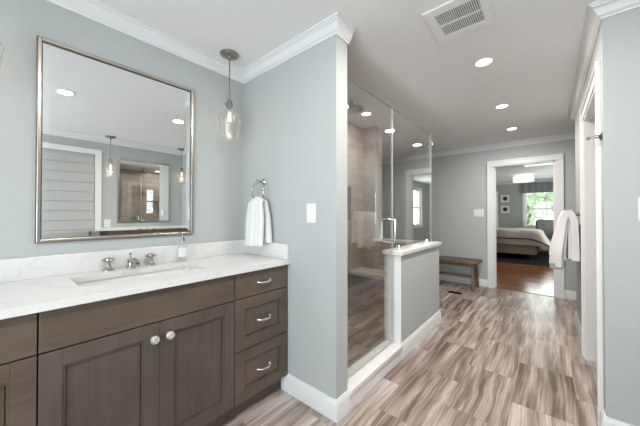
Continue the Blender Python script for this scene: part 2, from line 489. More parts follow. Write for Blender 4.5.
# bedroom shell
BWX0, BWX1, BWZ0, BWZ1 = -0.66, 0.19, 0.80, 1.98
bm = NB()
bx(bm, -3.3, -2.45, YF, YF + .12, 0, H); bx(bm, -1.52, BWX0, YF, YF + .12, 0, H); bx(bm, BWX1, 1.7, YF, YF + .12, 0, H)
bx(bm, -2.45, -1.52, YF, YF + .12, 0, BWZ0); bx(bm, -2.45, -1.52, YF, YF + .12, BWZ1, H)
bx(bm, BWX0, BWX1, YF, YF + .12, 0, BWZ0); bx(bm, BWX0, BWX1, YF, YF + .12, BWZ1, H)
struct('wall_bedroom_far', bm, M_['bed_wall'])
struct('wall_bedroom_left', BOX(-3.3, -3.2, YB + .12, YF, 0, H), M_['bed_wall'])
bm = NB()
bx(bm, 1.6, 1.7, YB + .12, 8.3, 0, H); bx(bm, 1.6, 1.7, 10.1, YF, 0, H); bx(bm, 1.6, 1.7, 8.3, 10.1, 0, .8); bx(bm, 1.6, 1.7, 8.3, 10.1, 2.1, H)
struct('wall_bedroom_right', bm, M_['bed_wall'])

# ------------------------------------------------------------------ crown, baseboards, casings
CR = [(0, H - .080), (.007, H - .080), (.009, H - .070), (.017, H - .066), (.022, H - .056), (.034, H - .034), (.043, H - .022), (.047, H - .020),
      (.049, H - .012), (.056, H - .010), (.058, H), (0, H)]
bm = NB(); sweep(bm, CR, [(XV, YN), (XV, YA), (XE, YA), (XE, YA2)], -1)
struct('trim_5', bm, M_['trim'], True)
bm = NB(); sweep(bm, CR, [(XO, YN), (XO, YR), (XR, YR), (XR, YR2), (XO, YR2)], 1)
struct('trim_6', bm, M_['trim'], True)
bm = NB(); sweep(bm, CR, [(XL, YB), (XO, YB)], -1)
struct('trim_7', bm, M_['trim'], True)
bm = NB(); sweep(bm, CR, [(-3.2, YF), (1.6, YF)], -1)
struct('trim_8', bm, M_['trim'], True)
BB = [(0, 0), (.015, 0), (.015, .098), (.012, .106), (.008, .114), (.006, .124), (0, .124)]
bm = NB(); sweep(bm, BB, [(-1.435, YA), (XE, YA), (XE, YA2)], -1)
struct('baseboard_return', bm, M_['trim'], True)
bm = NB(); sweep(bm, BB, [(XE, HW0 - .008), (XE, HW1), (-1.73, HW1)], -1)
struct('baseboard_half_wall', bm, M_['trim'], True)
bm = NB(); sweep(bm, BB, [(XL, YB), (DX0 - .08, YB)], -1)
struct('baseboard_back_left', bm, M_['trim'], True)
bm = NB(); sweep(bm, BB, [(DX1 + .08, YB), (XO, YB)], -1)
struct('baseboard_back_right', bm, M_['trim'], True)
bm = NB(); sweep(bm, BB, [(XO - .54, YR), (XR, YR), (XR, SY0 - .09)], 1)
struct('baseboard_right_front', bm, M_['trim'], True)
bm = NB(); sweep(bm, BB, [(XR, SY1 + .09), (XR, YR2), (XO, YR2)], 1)
struct('baseboard_right_hall', bm, M_['trim'], True)

def casing(bm, x0, x1, zt, y, w=.08, t=.02, s=-1):
    """Door casing on a wall facing -Y (s=-1): legs, head, raised back band."""
    for a, b in ((x0 - w, x0), (x1, x1 + w)):
        bx(bm, a, b, y, y + s * t, 0, zt, .002)
    bx(bm, x0 - w, x1 + w, y, y + s * t, zt, zt + w, .002)
    bx(bm, x0 - w - .004, x0 - w + .016, y, y + s * (t + .008), 0, zt + w - .016, .003)
    bx(bm, x1 + w - .016, x1 + w + .004, y, y + s * (t + .008), 0, zt + w - .016, .003)
    bx(bm, x0 - w - .004, x1 + w + .004, y, y + s * (t + .008), zt + w - .016, zt + w + .004, .003)
bm = NB()
casing(bm, DX0, DX1, DZ, YB); casing(bm, DX0, DX1, DZ, YB + .12, s=1)
bx(bm, DX0 - .001, DX0 + .018, YB - .004, YB + .124, 0, DZ); bx(bm, DX1 - .018, DX1 + .001, YB - .004, YB + .124, 0, DZ)
bx(bm, DX0, DX1, YB - .004, YB + .124, DZ - .018, DZ)
bx(bm, DX0 + .018, DX0 + .03, YB + .05, YB + .085, 0, DZ - .018); bx(bm, DX1 - .03, DX1 - .018, YB + .05, YB + .085, 0, DZ - .018)
struct('trim_9', bm, M_['trim'])
struct('trim_10', BOX(DX0 + .018, DX1 - .018, YB - .004, YB + .1, -.002, .006, .002), M_['hardwood'])
bm = NB()
casing(bm, SY0, SY1, SZ, 0, w=.075, t=.011)
for v in bm.verts: v.co = Vector((XR + v.co.y, v.co.x, v.co.z))
bx(bm, XR - .004, XR + .114, SY0 - .001, SY0 + .016, 0, SZ); bx(bm, XR - .004, XR + .114, SY1 - .016, SY1 + .001, 0, SZ)
bx(bm, XR - .004, XR + .114, SY0, SY1, SZ - .016, SZ)
struct('trim_11', bm, M_['trim'])

# open side door, swung back into the small room on the right
d1 = thing('door_1', 'white panelled door standing open inside the right hand doorway', 'door', (XR + .12, SY1 - .02, 0))
d1['kind'] = 'structure'
bm = NB(); dy0, dy1 = SY1 - .055, SY1 - .02
bx(bm, XR + .115, XR + .115 + .84, dy0 + .008, dy1, .01, SZ - .02)
for a, b in ((0, .11), (.365, .475), (.73, .84)): bx(bm, XR + .115 + a, XR + .115 + b, dy0, dy0 + .012, .01, SZ - .02, .003)
for a, b in ((.01, .22), (.92, 1.07), (SZ - .14, SZ - .02)): bx(bm, XR + .115, XR + .955, dy0 + .001, dy0 + .012, a, b, .003)
obj('door_slab', bm, M_['trim'], d1)
for zz in (.25, 1.02, 1.8):
    bm = NB(); lathe(bm, [(0, 0), (.006, 0), (.006, .09), (0, .09)], (XR + .118, SY1 - .062, zz), seg=10)
    obj('hinge', bm, M_['nickel'], d1, True)
bm = NB(); lathe(bm, [(0, 0), (.03, 0), (.03, .006), (.011, .012), (.011, .035), (.028, .045), (.03, .06), (.02, .072), (0, .074)], (XR + .89, dy0, .95), 'Y', 18, flip=-1)
obj('door_knob', bm, M_['nickel'], d1, True)

# windows of the setting, with two added for fill light
def window(name, x0, x1, z0, z1, y, into, m_frame, grid=(2, 2), depth=.12, rail=True, swap=None):
    """Sash window in a wall whose inside face is at y; 'into' = +1 when the room lies on the +y side."""
    o = bpy.data.objects.new(name, None); COL.objects.link(o); o['kind'] = 'structure'; ORG[o.name] = Vector((0, 0, 0))
    bm = NB(); w = .075
    f0, f1 = y + into * .018, y
    for a, b in ((x0 - w, x0), (x1, x1 + w)): bx(bm, a, b, min(f0, f1), max(f0, f1), z0, z1 + w, .003)
    bx(bm, x0, x1, min(f0, f1), max(f0, f1), z1, z1 + w, .003)
    bx(bm, x0 - w - .02, x1 + w + .02, min(y + into * .05, y - into * .05), max(y + into * .05, y - into * .05), z0 - .025, z0, .004)
    bx(bm, x0 - w, x1 + w, min(f0, f1), max(f0, f1), z0 - .09, z0 - .025, .003)
    xf = swap
    obj('window_casing', bm, m_frame, o, xf=xf)
    bm = NB(); q = y - into * depth * .55
    def bar(a, b, c, d, t=.018): bx(bm, a, b, q - t, q + t, c, d)
    s = .045
    bar(x0, x0 + s, z0, z1); bar(x1 - s, x1, z0, z1); bar(x0 + s, x1 - s, z0, z0 + s); bar(x0 + s, x1 - s, z1 - s, z1)
    zm = (z0 + z1) / 2
    if rail: bar(x0 + s, x1 - s, zm - .025, zm + .025, .024)
    for i in range(1, grid[0]):
        xx = x0 + (x1 - x0) * i / grid[0]; bar(xx - .011, xx + .011, z0 + s, z1 - s, .011)
    for j in range(1, grid[1] * 2):
        if rail and j == grid[1]: continue
        zz = z0 + (z1 - z0) * j / (grid[1] * 2); bar(x0 + s, x1 - s, zz - .011, zz + .011, .0105)
    obj('sash', bm, m_frame, o, xf=xf)
    bm = NB(); bx(bm, x0 + s, x1 - s, q - .003, q + .003, z0 + s, z1 - s)
    obj('pane', bm, M_['glass'], o, xf=xf)
    return o
window('window_1', BWX0, BWX1, BWZ0, BWZ1, YF, -1, M_['trim'], (3, 2))
window('window_2', -2.45, -1.52, BWZ0, BWZ1, YF, -1, M_['trim'], (3, 2))
window('fill_window_3', RX0, RX1, RZ0, RZ1, YN, 1, M_['trim'], (3, 1))  # added rear window, out of view, lets the fill lamp in
sw = lambda c: (c.y, c.x, c.z)
window('window_4', WY0, WY1, WZ0, WZ1, XO, -1, M_['trim'], (2, 1), swap=sw)
window('fill_window_6', 2.96, 3.6, 1.2, 2.05, XO, -1, M_['trim'], (2, 1), swap=sw)  # added side room window, lets fill light into the hall
window('window_5', 8.3, 10.1, .8, 2.1, 1.6, -1, M_['trim'], (3, 1), swap=sw)

# ------------------------------------------------------------------ vanities
def T_left(c): return (XV + c.x, c.y, c.z)
def T_opp(c): return (XO - c.x, c.y, c.z)

CD = 0.54      # door face distance from the wall
def shaker(bm, v0, v1, z0, z1, rail=.062):
    """Frame-and-panel front: four rails, a stepped bead and a sunk panel."""
    f, b = CD, CD - .02
    bx(bm, b, f, v0, v0 + rail, z0, z1, .002); bx(bm, b, f, v1 - rail, v1, z0, z1, .002)
    bx(bm, b, f, v0 + rail, v1 - rail, z0, z0 + rail, .002); bx(bm, b, f, v0 + rail, v1 - rail, z1 - rail, z1, .002)
    k = .009
    a0, a1, c0, c1 = v0 + rail, v1 - rail, z0 + rail, z1 - rail
    for (p, q, r, s) in ((a0, a0 + k, c0, c1), (a1 - k, a1, c0, c1), (a0 + k, a1 - k, c0, c0 + k), (a0 + k, a1 - k, c1 - k, c1)):
        bx(bm, b, f - .006, p, q, r, s)
    bx(bm, b - .0005, f - .014, a0 + k + .0022, a1 - k - .0022, c0 + k + .0022, c1 - k - .0022, .001)

def pull(parent, v, z, xf, name='pull'):
    bm = NB(); pts = []
    w = .048
    for i in range(13):
        t = -1 + 2 * i / 12
        pts.append((CD + .004 + .023 * (1 - abs(t) ** 4.5), v + w * t, z - .002 * (1 - t * t)))
    rr = [.0045 + .0035 * (1 - abs(-1 + 2 * i / 12)) for i in range(13)]
    tube(bm, pts, rr, 10)
    for s in (-1, 1): lathe(bm, [(0, 0), (.009, 0), (.009, .003), (.005, .006), (0, .006)], (CD - .0005, v + s * w, z), 'X', 14)
    return obj(name, bm, M_['chrome'], parent, True, xf=xf)

def knob(parent, v, z, xf):
    bm = NB()
    lathe(bm, [(0, 0), (.012, 0), (.012, .003), (.006, .006), (.006, .014), (.011, .017)], (CD - .0005, v, z), 'X', 16)
    k = obj('knob', bm, M_['chrome'], parent, True, xf=xf)
    bm = NB(); lathe(bm, [(.011, .016), (.0195, .021), (.0205, .027), (.0150, .034), (.008, .037), (0, .037)], (CD, v, z), 'X', 10)
    obj('crystal', bm, M_['knob_glass'], k, xf=xf)

def carcass(root, v0, v1, xf):
    bm = NB()                                   # open box: sides, bottom, back, face boards
    a, b = .005, CD - .022
    bx(bm, a, b, v0, v0 + .016, .108, .8775); bx(bm, a, b, v1 - .016, v1, .108, .8775)
    bx(bm, a, b, v0 + .016, v1 - .016, .108, .124); bx(bm, a, a + .01, v0 + .016, v1 - .016, .124, .8775)
    bx(bm, b - .012, b, v0 + .016, v1 - .016, .124, .8775)
    obj('carcass', bm, M_['cab_dark'], root, xf=xf)
    bm = NB(); bx(bm, .02, CD - .075, v0, v1, 0, .108)
    obj('toe_kick', bm, M_['cab_y'], root, xf=xf)

def drawer_unit(label, v0, v1, xf, group, side=None):
    c = xf(Vector((.27, (v0 + v1) / 2, 0)))
    root = thing('drawer_cabinet', label, 'cabinet', c, group)
    carcass(root, v0, v1, xf)
    g = .0008
    for z0, z1, flat in ((.7235, .872, True), (.4165, .7185, False), (.115, .4115, False)):
        bm = NB()
        if flat: bx(bm, CD - .02, CD, v0 + g, v1 - g, z0, z1, .003)
        else: shaker(bm, v0 + g, v1 - g, z0, z1)
        d = obj('drawer', bm, M_['cab_y'], root, xf=xf)
        pull(d, (v0 + v1) / 2, (z0 + z1) / 2 - (0 if flat else 0), xf)
    return root

def sink_unit(label, v0, v1, xf, group):
    c = xf(Vector((.27, (v0 + v1) / 2, 0)))
    root = thing('sink_cabinet', label, 'cabinet', c, group)
    carcass(root, v0, v1, xf)
    g = .0008; vm = (v0 + v1) / 2
    bm = NB(); bx(bm, CD - .02, CD, v0 + g, v1 - g, .7235, .872, .003)
    obj('false_front', bm, M_['cab_y'], root, xf=xf)
    for a, b, kv in ((v0 + g, vm - g / 2, vm - .027), (vm + g / 2, v1 - g, vm + .038)):
        bm = NB(); shaker(bm, a, b, .115, .7185)
        d = obj('door', bm, M_['cab_z'], root, xf=xf)
        knob(d, kv, .652, xf)
    return root

def countertop(label, v0, v1, s0, s1, xf, splash_end, name_group):
    """Quartz top with a rectangular sink cut-out, backsplash and side splash."""
    root = thing('countertop', label, 'countertop', xf(Vector((.28, (v0 + v1) / 2, .878))), name_group)
    u0, u1 = .135, .405; e = .565; z0, z1 = .878, .908
    bm = NB()
    bx(bm, 0.002, u0, v0, v1, z0, z1); bx(bm, u1, e, v0, v1, z0, z1)
    bx(bm, u0, u1, v0, s0, z0, z1); bx(bm, u0, u1, s1, v1, z0, z1)
    bmesh.ops.remove_doubles(bm, verts=bm.verts, dist=1e-5)
    obj('slab', bm, M_['quartz'], root, xf=xf)
    bm = NB(); bx(bm, .002, .022, v0, v1, z1, z1 + .104, .002)
    obj('backsplash', bm, M_['quartz'], root, xf=xf)
    bm = NB(); bx(bm, .022, e - .012, splash_end - .02, splash_end, z1, z1 + .104, .002)
    obj('side_splash', bm, M_['quartz'], root, xf=xf)
    # basin: a sunk bowl
    sk = thing('sink', '', 'sink', xf(Vector((.27, (s0 + s1) / 2, .80))))
    bm = NB()
    def ring(du, dv, z, r, n=6):
        vs = []
        for cu, cv, a0 in ((u1 - du - r, s1 - dv - r, 0), (u0 + du + r, s1 - dv - r, 1), (u0 + du + r, s0 + dv + r, 2), (u1 - du - r, s0 + dv + r, 3)):
            for i in range(n):
                a = (a0 + i / (n - 1)) * PI / 2
                vs.append(bm.verts.new((cu + r * math.cos(a), cv + r * math.sin(a), z)))
        return vs
    R = [ring(-.022, -.022, .8776, .02), ring(-.010, -.010, .8776, .02), ring(-.008, -.008, .865, .022), ring(.0, .002, .79, .03), ring(.03, .045, .757, .05), ring(.10, .2, .75, .03)]
    for A, B in zip(R, R[1:]):
        n = len(A)
        for i in range(n): bm.faces.new((A[i], A[(i + 1) % n], B[(i + 1) % n], B[i]))
    bm.faces.new(R[-1])
    obj('basin', bm, M_['porcelain'], sk, True, xf=xf)
    bm = NB(); lathe(bm, [(0, 0), (.022, 0), (.024, .003), (.018, .005), (0, .005)], (.27, (s0 + s1) / 2, .7505), seg=20)
    obj('drain', bm, M_['chrome'], sk, True, xf=xf)
    return root, sk

def faucet(label, vc, xf, half=.105):
    """Widespread faucet: a low spout between two cross handles."""
    root = thing('faucet', label, 'faucet', xf(Vector((.065, vc, .908))))
    z = .9082
    bm = NB()
    lathe(bm, [(0, 0), (.027, 0), (.027, .006), (.021, .011), (.019, .02), (.020, .045), (.016, .054), (0, .056)], (.065, vc, z), seg=20)
    tube(bm, [(.06, vc, z + .036), (.09, vc, z + .046), (.125, vc, z + .050), (.155, vc, z + .046), (.176, vc, z + .034)], [.016, .0155, .0145, .0135, .0125], 14)
    lathe(bm, [(0, 0), (.0145, 0), (.0145, .012), (0, .012)], (.177, vc, z + .022), seg=16)
    obj('spout', bm, M_['pol_nickel'], root, True, xf=xf)
    bm = NB(); lathe(bm, [(0, 0), (.004, 0), (.004, .018), (.007, .021), (.008, .026), (.005, .031), (0, .032)], (.05, vc, z + .053), seg=12)
    obj('lift_rod', bm, M_['pol_nickel'], root, True, xf=xf)
    for s in (-1, 1):
        v = vc + s * half
        bm = NB()
        lathe(bm, [(0, 0), (.027, 0), (.027, .006), (.018, .013), (.012, .024), (.0115, .042), (.015, .048), (0, .05)], (.055, v, z), seg=20)
        h = obj('handle', bm, M_['pol_nickel'], root, True, xf=xf)
        bm = NB()
        lathe(bm, [(0, 0), (.013, .002), (.014, .012), (.011, .02), (.006, .023), (0, .024)], (.055, v, z + .048), seg=16)
        for a in (20, 110):
            ca, sa = math.cos(math.radians(a)), math.sin(math.radians(a))
            pts = [(.055 + ca * q, v + sa * q, z + .058) for q in (-.034, -.03, -.024, -.01, .01, .024, .03, .034)]
            tube(bm, pts, [.004, .0075, .0055, .0045, .0045, .0055, .0075, .004], 10)
        obj('cross', bm, M_['pol_nickel'], h, True, xf=xf)
    return root

GV = 'vanity cabinets under the long quartz top'
drawer_unit('brown stained drawer cabinet at the cut-off end of the vanity, left of the sink doors', -.335, .084, T_left, GV)
sink_unit('wide brown stained sink cabinet with two panelled doors and crystal knobs', .0865, .868, T_left, GV)
drawer_unit('brown stained three drawer cabinet beside the return wall', .8705, 1.2815, T_left, GV)
ct, sk = countertop('long white quartz vanity top with backsplash below the silver mirror', -.36, 1.2835, .215, .772, T_left, 1.2835, None)
sk['label'] = 'white rectangular undermount sink set in the long vanity top'
faucet('chrome widespread faucet with cross handles behind the rectangular sink', .488, T_left)

GO = 'cabinets of the vanity seen in the mirror'
drawer_unit('narrow brown drawer cabinet beside the window across the room', .955, 1.235, T_opp, GO)
sink_unit('brown sink cabinet across the room, under the second framed mirror', 1.2375, 1.885, T_opp, GO)
drawer_unit('narrow brown drawer cabinet across the room, tight against the right wall face', 1.8875, 2.1265, T_opp, GO)
ct2, sk2 = countertop('white quartz top of the second vanity across the room', .94, 2.1285, 1.30, 1.82, T_opp, 2.1285, None)
sk2['label'] = 'white undermount sink in the vanity top across the room'
faucet('chrome widespread faucet on the vanity across the room', 1.56, T_opp)

# ------------------------------------------------------------------ framed mirrors
def framed_mirror(label, v0, v1, z0, z1, xf):
    root = thing('wall_mirror', label, 'mirror', xf(Vector((.0, (v0 + v1) / 2, z0))), )
    bm = NB(); w = .0145
    for (a, b, c, d) in ((v0, v0 + w, z0, z1), (v1 - w, v1, z0, z1), (v0 + w, v1 - w, z0, z0 + w), (v0 + w, v1 - w, z1 - w, z1)):
        bx(bm, .001, .021, a, b, c, d, .0025)
    obj('frame', bm, M_['silver'], root, xf=xf)
    bm = NB(); b_ = .004
    for (a, b, c, d) in ((v0 + w, v0 + w + b_, z0 + w, z1 - w), (v1 - w - b_, v1 - w, z0 + w, z1 - w), (v0 + w + b_, v1 - w - b_, z0 + w, z0 + w + b_), (v0 + w + b_, v1 - w - b_, z1 - w - b_, z1 - w)):
        bx(bm, .004, .016, a, b, c, d, .001)
    obj('inner_bead', bm, M_['bead'], root, xf=xf)
    # outer bead line
    bm = NB(); t = .003
    for (a, b, c, d) in ((v0 - t, v0, z0 - t, z1 + t), (v1, v1 + t, z0 - t, z1 + t), (v0, v1, z0 - t, z0), (v0, v1, z1, z1 + t)):
        bx(bm, .001, .016, a, b, c, d)
    obj('outer_bead', bm, M_['bead'], root, xf=xf)
    bm = NB(); o = w + b_; g = .026
    P = [bm.verts.new((.0095, v, z)) for v, z in ((v0 + o, z0 + o), (v1 - o, z0 + o), (v1 - o, z1 - o), (v0 + o, z1 - o))]
    Q = [bm.verts.new((.0108, v, z)) for v, z in ((v0 + o + g, z0 + o + g), (v1 - o - g, z0 + o + g), (v1 - o - g, z1 - o - g), (v0 + o + g, z1 - o - g))]
    K = [bm.verts.new((.004, v.co.y, v.co.z)) for v in P]
    for i in range(4):
        j = (i + 1) % 4
        bm.faces.new((P[i], P[j], Q[j], Q[i])); bm.faces.new((P[i], K[i], K[j], P[j]))
    bm.faces.new(Q); bm.faces.new(K[::-1])
    obj('mirror_glass', bm, M_['mirror'], root, xf=xf)
    return root
framed_mirror('large silver framed mirror hanging over the long vanity', .108, .866, 1.08, 2.09, T_left)
framed_mirror('second silver framed mirror on the far wall, seen as a reflection', 1.17, 1.925, 1.085, 2.09, T_opp)

# ------------------------------------------------------------------ pendants
def make_pendant(label, x, y, group):
    root = thing('pendant_light', label, 'pendant light', (x, y, H), group)
    bm = NB(); lathe(bm, [(0, 0), (.066, 0), (.067, .006), (.062, .012), (.045, .020), (.020, .026), (.016, .034), (.008, .038), (0, .038)], (x, y, H), seg=32, flip=-1)
    obj('canopy', bm, M_['nickel'], root, True)
    bm = NB(); lathe(bm, [(.0048, 0), (.0048, .30)], (x, y, H - .335), seg=12)
    obj('rod', bm, M_['nickel'], root, True)
    zs = H - .335
    bm = NB(); lathe(bm, [(0, .008), (.009, .006), (.018, 0), (.021, -.008), (.021, -.052), (.017, -.056), (0, -.056)], (x, y, zs), seg=20)
    tube(bm, [(x, y, zs - .022), (x - .022, y - .026, zs - .022)], .003, 8); lathe(bm, [(0, 0), (.007, 0), (.007, .008), (0, .008)], (x - .021, y - .024, zs - .026), seg=10)
    obj('socket', bm, M_['nickel'], root, True)
    bm = NB()
    out = [(.024, zs - .012), (.027, zs - .04), (.036, zs - .065), (.060, zs - .09), (.076, zs - .112), (.079, zs - .13), (.074, zs - .175), (.066, zs - .225), (.057, zs - .27)]
    inn = [(r - .0022, z) for r, z in out[::-1]]
    lathe(bm, [(r, z) for r, z in out] + inn + [out[0]], (x, y, 0), seg=36)
    obj('glass_shade', bm, M_['shade_glass'], root, True)
    bm = NB(); lathe(bm, [(.012, -.055), (.014, -.07), (.025, -.10), (.029, -.125), (.025, -.15), (.012, -.172), (0, -.178)], (x, y, zs), seg=20)
    b = obj('bulb', bm, M_['bulb_glass'], root, True)
    bm = NB()
    for k in range(6):
        a = k * PI / 3
        tube(bm, [(x + .007 * math.cos(a), y + .007 * math.sin(a), zs - .085), (x + .011 * math.cos(a + .5), y + .011 * math.sin(a + .5), zs - .15)], .0014, 6)
    obj('filament', bm, M_['filament'], b)
    return root
def pendant_lamp(x, y):
    d = bpy.data.lights.new('pendant_glow', 'POINT'); d.energy = 0.22; d.color = (1.0, 0.74, 0.50); d.shadow_soft_size = .015
    o = bpy.data.objects.new('pendant_glow', d); COL.objects.link(o); o.location = (x, y, H - .335 - .19)
GP = 'glass pendant lights beside the mirrors'
pd = make_pendant('clear glass pendant with brushed nickel canopy hanging near the towel ring corner', -1.752, 1.055, GP); pendant_lamp(-1.752, 1.055)
for x, y, lb in ((-1.752, -.075, 'clear glass pendant at the left picture edge, left of the big mirror'),
                 (1.15, 1.04, 'reflected glass pendant between the white shade and the second mirror'),
                 (1.15, 2.06, 'reflected glass pendant on the far side of the second mirror')):
    copy_tree(pd, (x, y, H), 0, lb, GP); pendant_lamp(x, y)

# ------------------------------------------------------------------ recessed lights, vent
def downlight(label, x, y, group, first=None, power=CAN_W):
    if first is None:
        root = thing('recessed_light', label, 'ceiling light', (x, y, H), group)
        bm = NB(); lathe(bm, [(.058, 0), (.0655, -.001), (.066, -.004), (.057, -.008), (.052, -.004), (.050, 0)], (x, y, H), seg=36)
        obj('trim_ring', bm, M_['white_plastic'], root, True)
        bm = NB(); lathe(bm, [(0, -.0045), (.051, -.0035), (.051, -.0005), (0, -.0005)], (x, y, H), seg=32)
        obj('lens', bm, M_['lamp'], root, True)
    else:
        root = copy_tree(first, (x, y, H), 0, label, group)
    area('downlight_beam', (x, y, H - .012), (0, 0, -1), .10, .10, power, CAN_C, 'DISK')
    return root
GL = 'recessed ceiling lights'
r0 = downlight('recessed ceiling light just beyond the white air vent, nearest of the hallway three', -.375, 2.352, GL)
for x, y, lb in ((-.384, 3.444, 'middle recessed ceiling light of the hallway three'),
                 (-.384, 4.441, 'recessed ceiling light nearest the bedroom doorway'),
                 (-1.60, 2.70, 'warm recessed light in the shower ceiling behind the glass'),
                 (-.357, .38, 'recessed ceiling light reflected toward the upper left of the big mirror'),
                 (-.33, 1.405, 'recessed ceiling light reflected at the right side of the big mirror')):
    downlight(lb, x, y, GL, r0, 4.5 if x < -1 else CAN_W)

v = thing('air_vent', 'square white ceiling air return grille with dark slots', 'vent', (-.39, 1.72, H))
bm = NB()
vx0, vx1, vy0, vy1 = -.556, -.232, 1.556, 1.888; ix0, ix1, iy0, iy1 = -.505, -.283, 1.615, 1.835
zf = H - .012
for (a, b, c, d) in ((vx0, ix0, vy0, vy1), (ix1, vx1, vy0, vy1), (ix0, ix1, vy0, iy0), (ix0, ix1, iy1, vy1)):
    bx(bm, a, b, c, d, zf, H - .0005, .002)
obj('frame', bm, M_['vent_white'], v)
obj('duct_opening', BOX(ix0, ix1, iy0, iy1, H - .003, H - .0005), M_['grille_dark'], v)
bm = NB(); n = 22
for i in range(n):
    xx = ix0 + (ix1 - ix0) * (i + .5) / n
    bx(bm, xx - .0022, xx + .0022, iy0, iy1, H - .011, H - .003)
bx(bm, ix0, ix1, 1.722, 1.732, H - .0115, H - .003)
obj('slats', bm, M_['vent_white'], v)

# ------------------------------------------------------------------ things on the vanity wall
# soap dispenser
sx, sy, sz = -1.858, .778, .9082
s = thing('soap_dispenser', 'clear glass soap bottle with white label and metal pump on the vanity top', 'soap dispenser', (sx, sy, sz))
bm = NB(); out = [(0, 0), (.026, 0), (.029, .004), (.029, .098), (.026, .108), (.015, .116), (.0125, .122), (.0125, .132)]
lathe(bm, out + [(r - .0025, z) for r, z in out[:2:-1]] + [(.024, .006), (0, .006)], (sx, sy, sz), seg=28)
obj('bottle', bm, M_['bottle_glass'], s, True)
bm = NB(); lathe(bm, [(0, .007), (.0255, .007), (.0258, .045), (0, .045)], (sx, sy, sz), seg=24)
obj('soap', bm, M_['bottle_glass'], s, True)
bm = NB()
rr = .0298; seg = 14; a0 = math.atan2(0 - sy, 0 - sx)
vs = []
for i in range(seg + 1):
    a = a0 - 1.15 + 2.3 * i / seg
    vs.append([bm.verts.new((sx + q * math.cos(a), sy + q * math.sin(a), sz + z)) for q, z in ((rr, .032), (rr, .088), (rr + .0006, .088), (rr + .0006, .032))])
for A, B in zip(vs, vs[1:]):
    for k in range(4): bm.faces.new((A[k], A[(k + 1) % 4], B[(k + 1) % 4], B[k]))
bm.faces.new(vs[0]); bm.faces.new(vs[-1][::-1])
obj('label', bm, M_['white_plastic'], s, True)
bm = NB(); lathe(bm, [(0, .130), (.0145, .130), (.0145, .146), (.006, .150), (.005, .168), (.009, .170), (.009, .180), (0, .182)], (sx, sy, sz), seg=18)
tube(bm, [(sx, sy, sz + .175), (sx + .028, sy - .008, sz + .177), (sx + .044, sy - .012, sz + .170)], [.006, .0045, .0035], 10)
obj('pump', bm, M_['nickel'], s, True)

# towel ring on the return wall
tx, tz, ty = -1.645, 1.462, YA
t = thing('towel_ring', 'polished towel ring on the return wall above the side splash', 'towel ring', (tx, ty, tz))
bm = NB(); lathe(bm, [(0, 0), (.026, 0), (.026, .006), (.018, .012), (.010, .018), (.009, .05), (.013, .054), (.013, .066), (.008, .07), (0, .07)], (tx, ty - .0005, tz), 'Y', 20, flip=-1)
obj('post', bm, M_['pol_nickel'], t, True)
rc = Vector((tx, ty - .060, tz - .073)); RR = .070
bm = NB(); tube(bm, [(rc.x + RR * math.sin(a), rc.y + .006 * math.cos(a), rc.z + RR * math.cos(a)) for a in [2 * PI * i / 40 for i in range(40)]], .0045, 10, closed=True)
obj('ring', bm, M_['pol_nickel'], t, True)

def cloth(bm, F, nu, nv, th):
    """Sheet F(u,v) -> point, thickened along its normal into a closed mesh."""
    P = [[Vector(F(i / nu, j / nv)) for j in range(nv + 1)] for i in range(nu + 1)]
    top, bot = [], []
    for i in range(nu + 1):
        a, b = [], []
        for j in range(nv + 1):
            du = P[min(i + 1, nu)][j] - P[max(i - 1, 0)][j]; dv = P[i][min(j + 1, nv)] - P[i][max(j - 1, 0)]
            n = du.cross(dv); n = n.normalized() if n.length > 1e-9 else Vector((0, -1, 0))
            a.append(bm.verts.new(P[i][j] + n * th / 2)); b.append(bm.verts.new(P[i][j] - n * th / 2))
        top.append(a); bot.append(b)
    for i in range(nu):
        for j in range(nv):
            bm.faces.new((top[i][j], top[i + 1][j], top[i + 1][j + 1], top[i][j + 1]))
            bm.faces.new((bot[i][j], bot[i][j + 1], bot[i + 1][j + 1], bot[i + 1][j]))
    for j in range(nv):
        for i in (0, nu): bm.faces.new((top[i][j], top[i][j + 1], bot[i][j + 1], bot[i][j]))
    for i in range(nu):
        for j in (0, nv): bm.faces.new((top[i][j], top[i + 1][j], bot[i + 1][j], bot[i][j]))

# hand towel folded through the ring: back fall, saddle, front fall
rb = rc.z - RR
def hand(u, v):
    # v: 0 = hem of back fall, .5 = over the ring, 1 = hem of front fall ; u across
    fall = abs(v - .5) * 2
    front = v > .5
    xx = (u - .5) * 2
    half = .078 + .027 * min(1, fall * 2.2) ** .8
    L = .345 if front else .315
    arch = math.sqrt(max(0, 1 - min(1, fall * 10) ** 2))
    z = rb + .012 + .010 * arch - L * fall - .020 * (1 - fall) ** 3 * xx * xx + (.006 * xx if front else -.004 * xx) * fall
    off = (.022 + .010 * fall) * (-1 if front else .75) * math.sqrt(max(0, 1 - (1 - min(1, fall * 10)) ** 2))
    fold = (.007 * math.sin(xx * 6 + (0 if front else 1.3)) + .004 * math.sin(xx * 13 + 2)) * (.25 + .75 * fall)
    x = rc.x + half * xx + (-.010 if front else .016) * fall
    return (x, rc.y + off + fold, z)
bm = NB(); cloth(bm, hand, 26, 40, .012)
# woven dobby bands near the front hem
o = obj('hand_towel', bm, M_['terry'], None, True, loc=(rc.x, rc.y, rb), auto=80)
tag(o, 'white hand towel folded through the ring above the vanity top', 'towel')

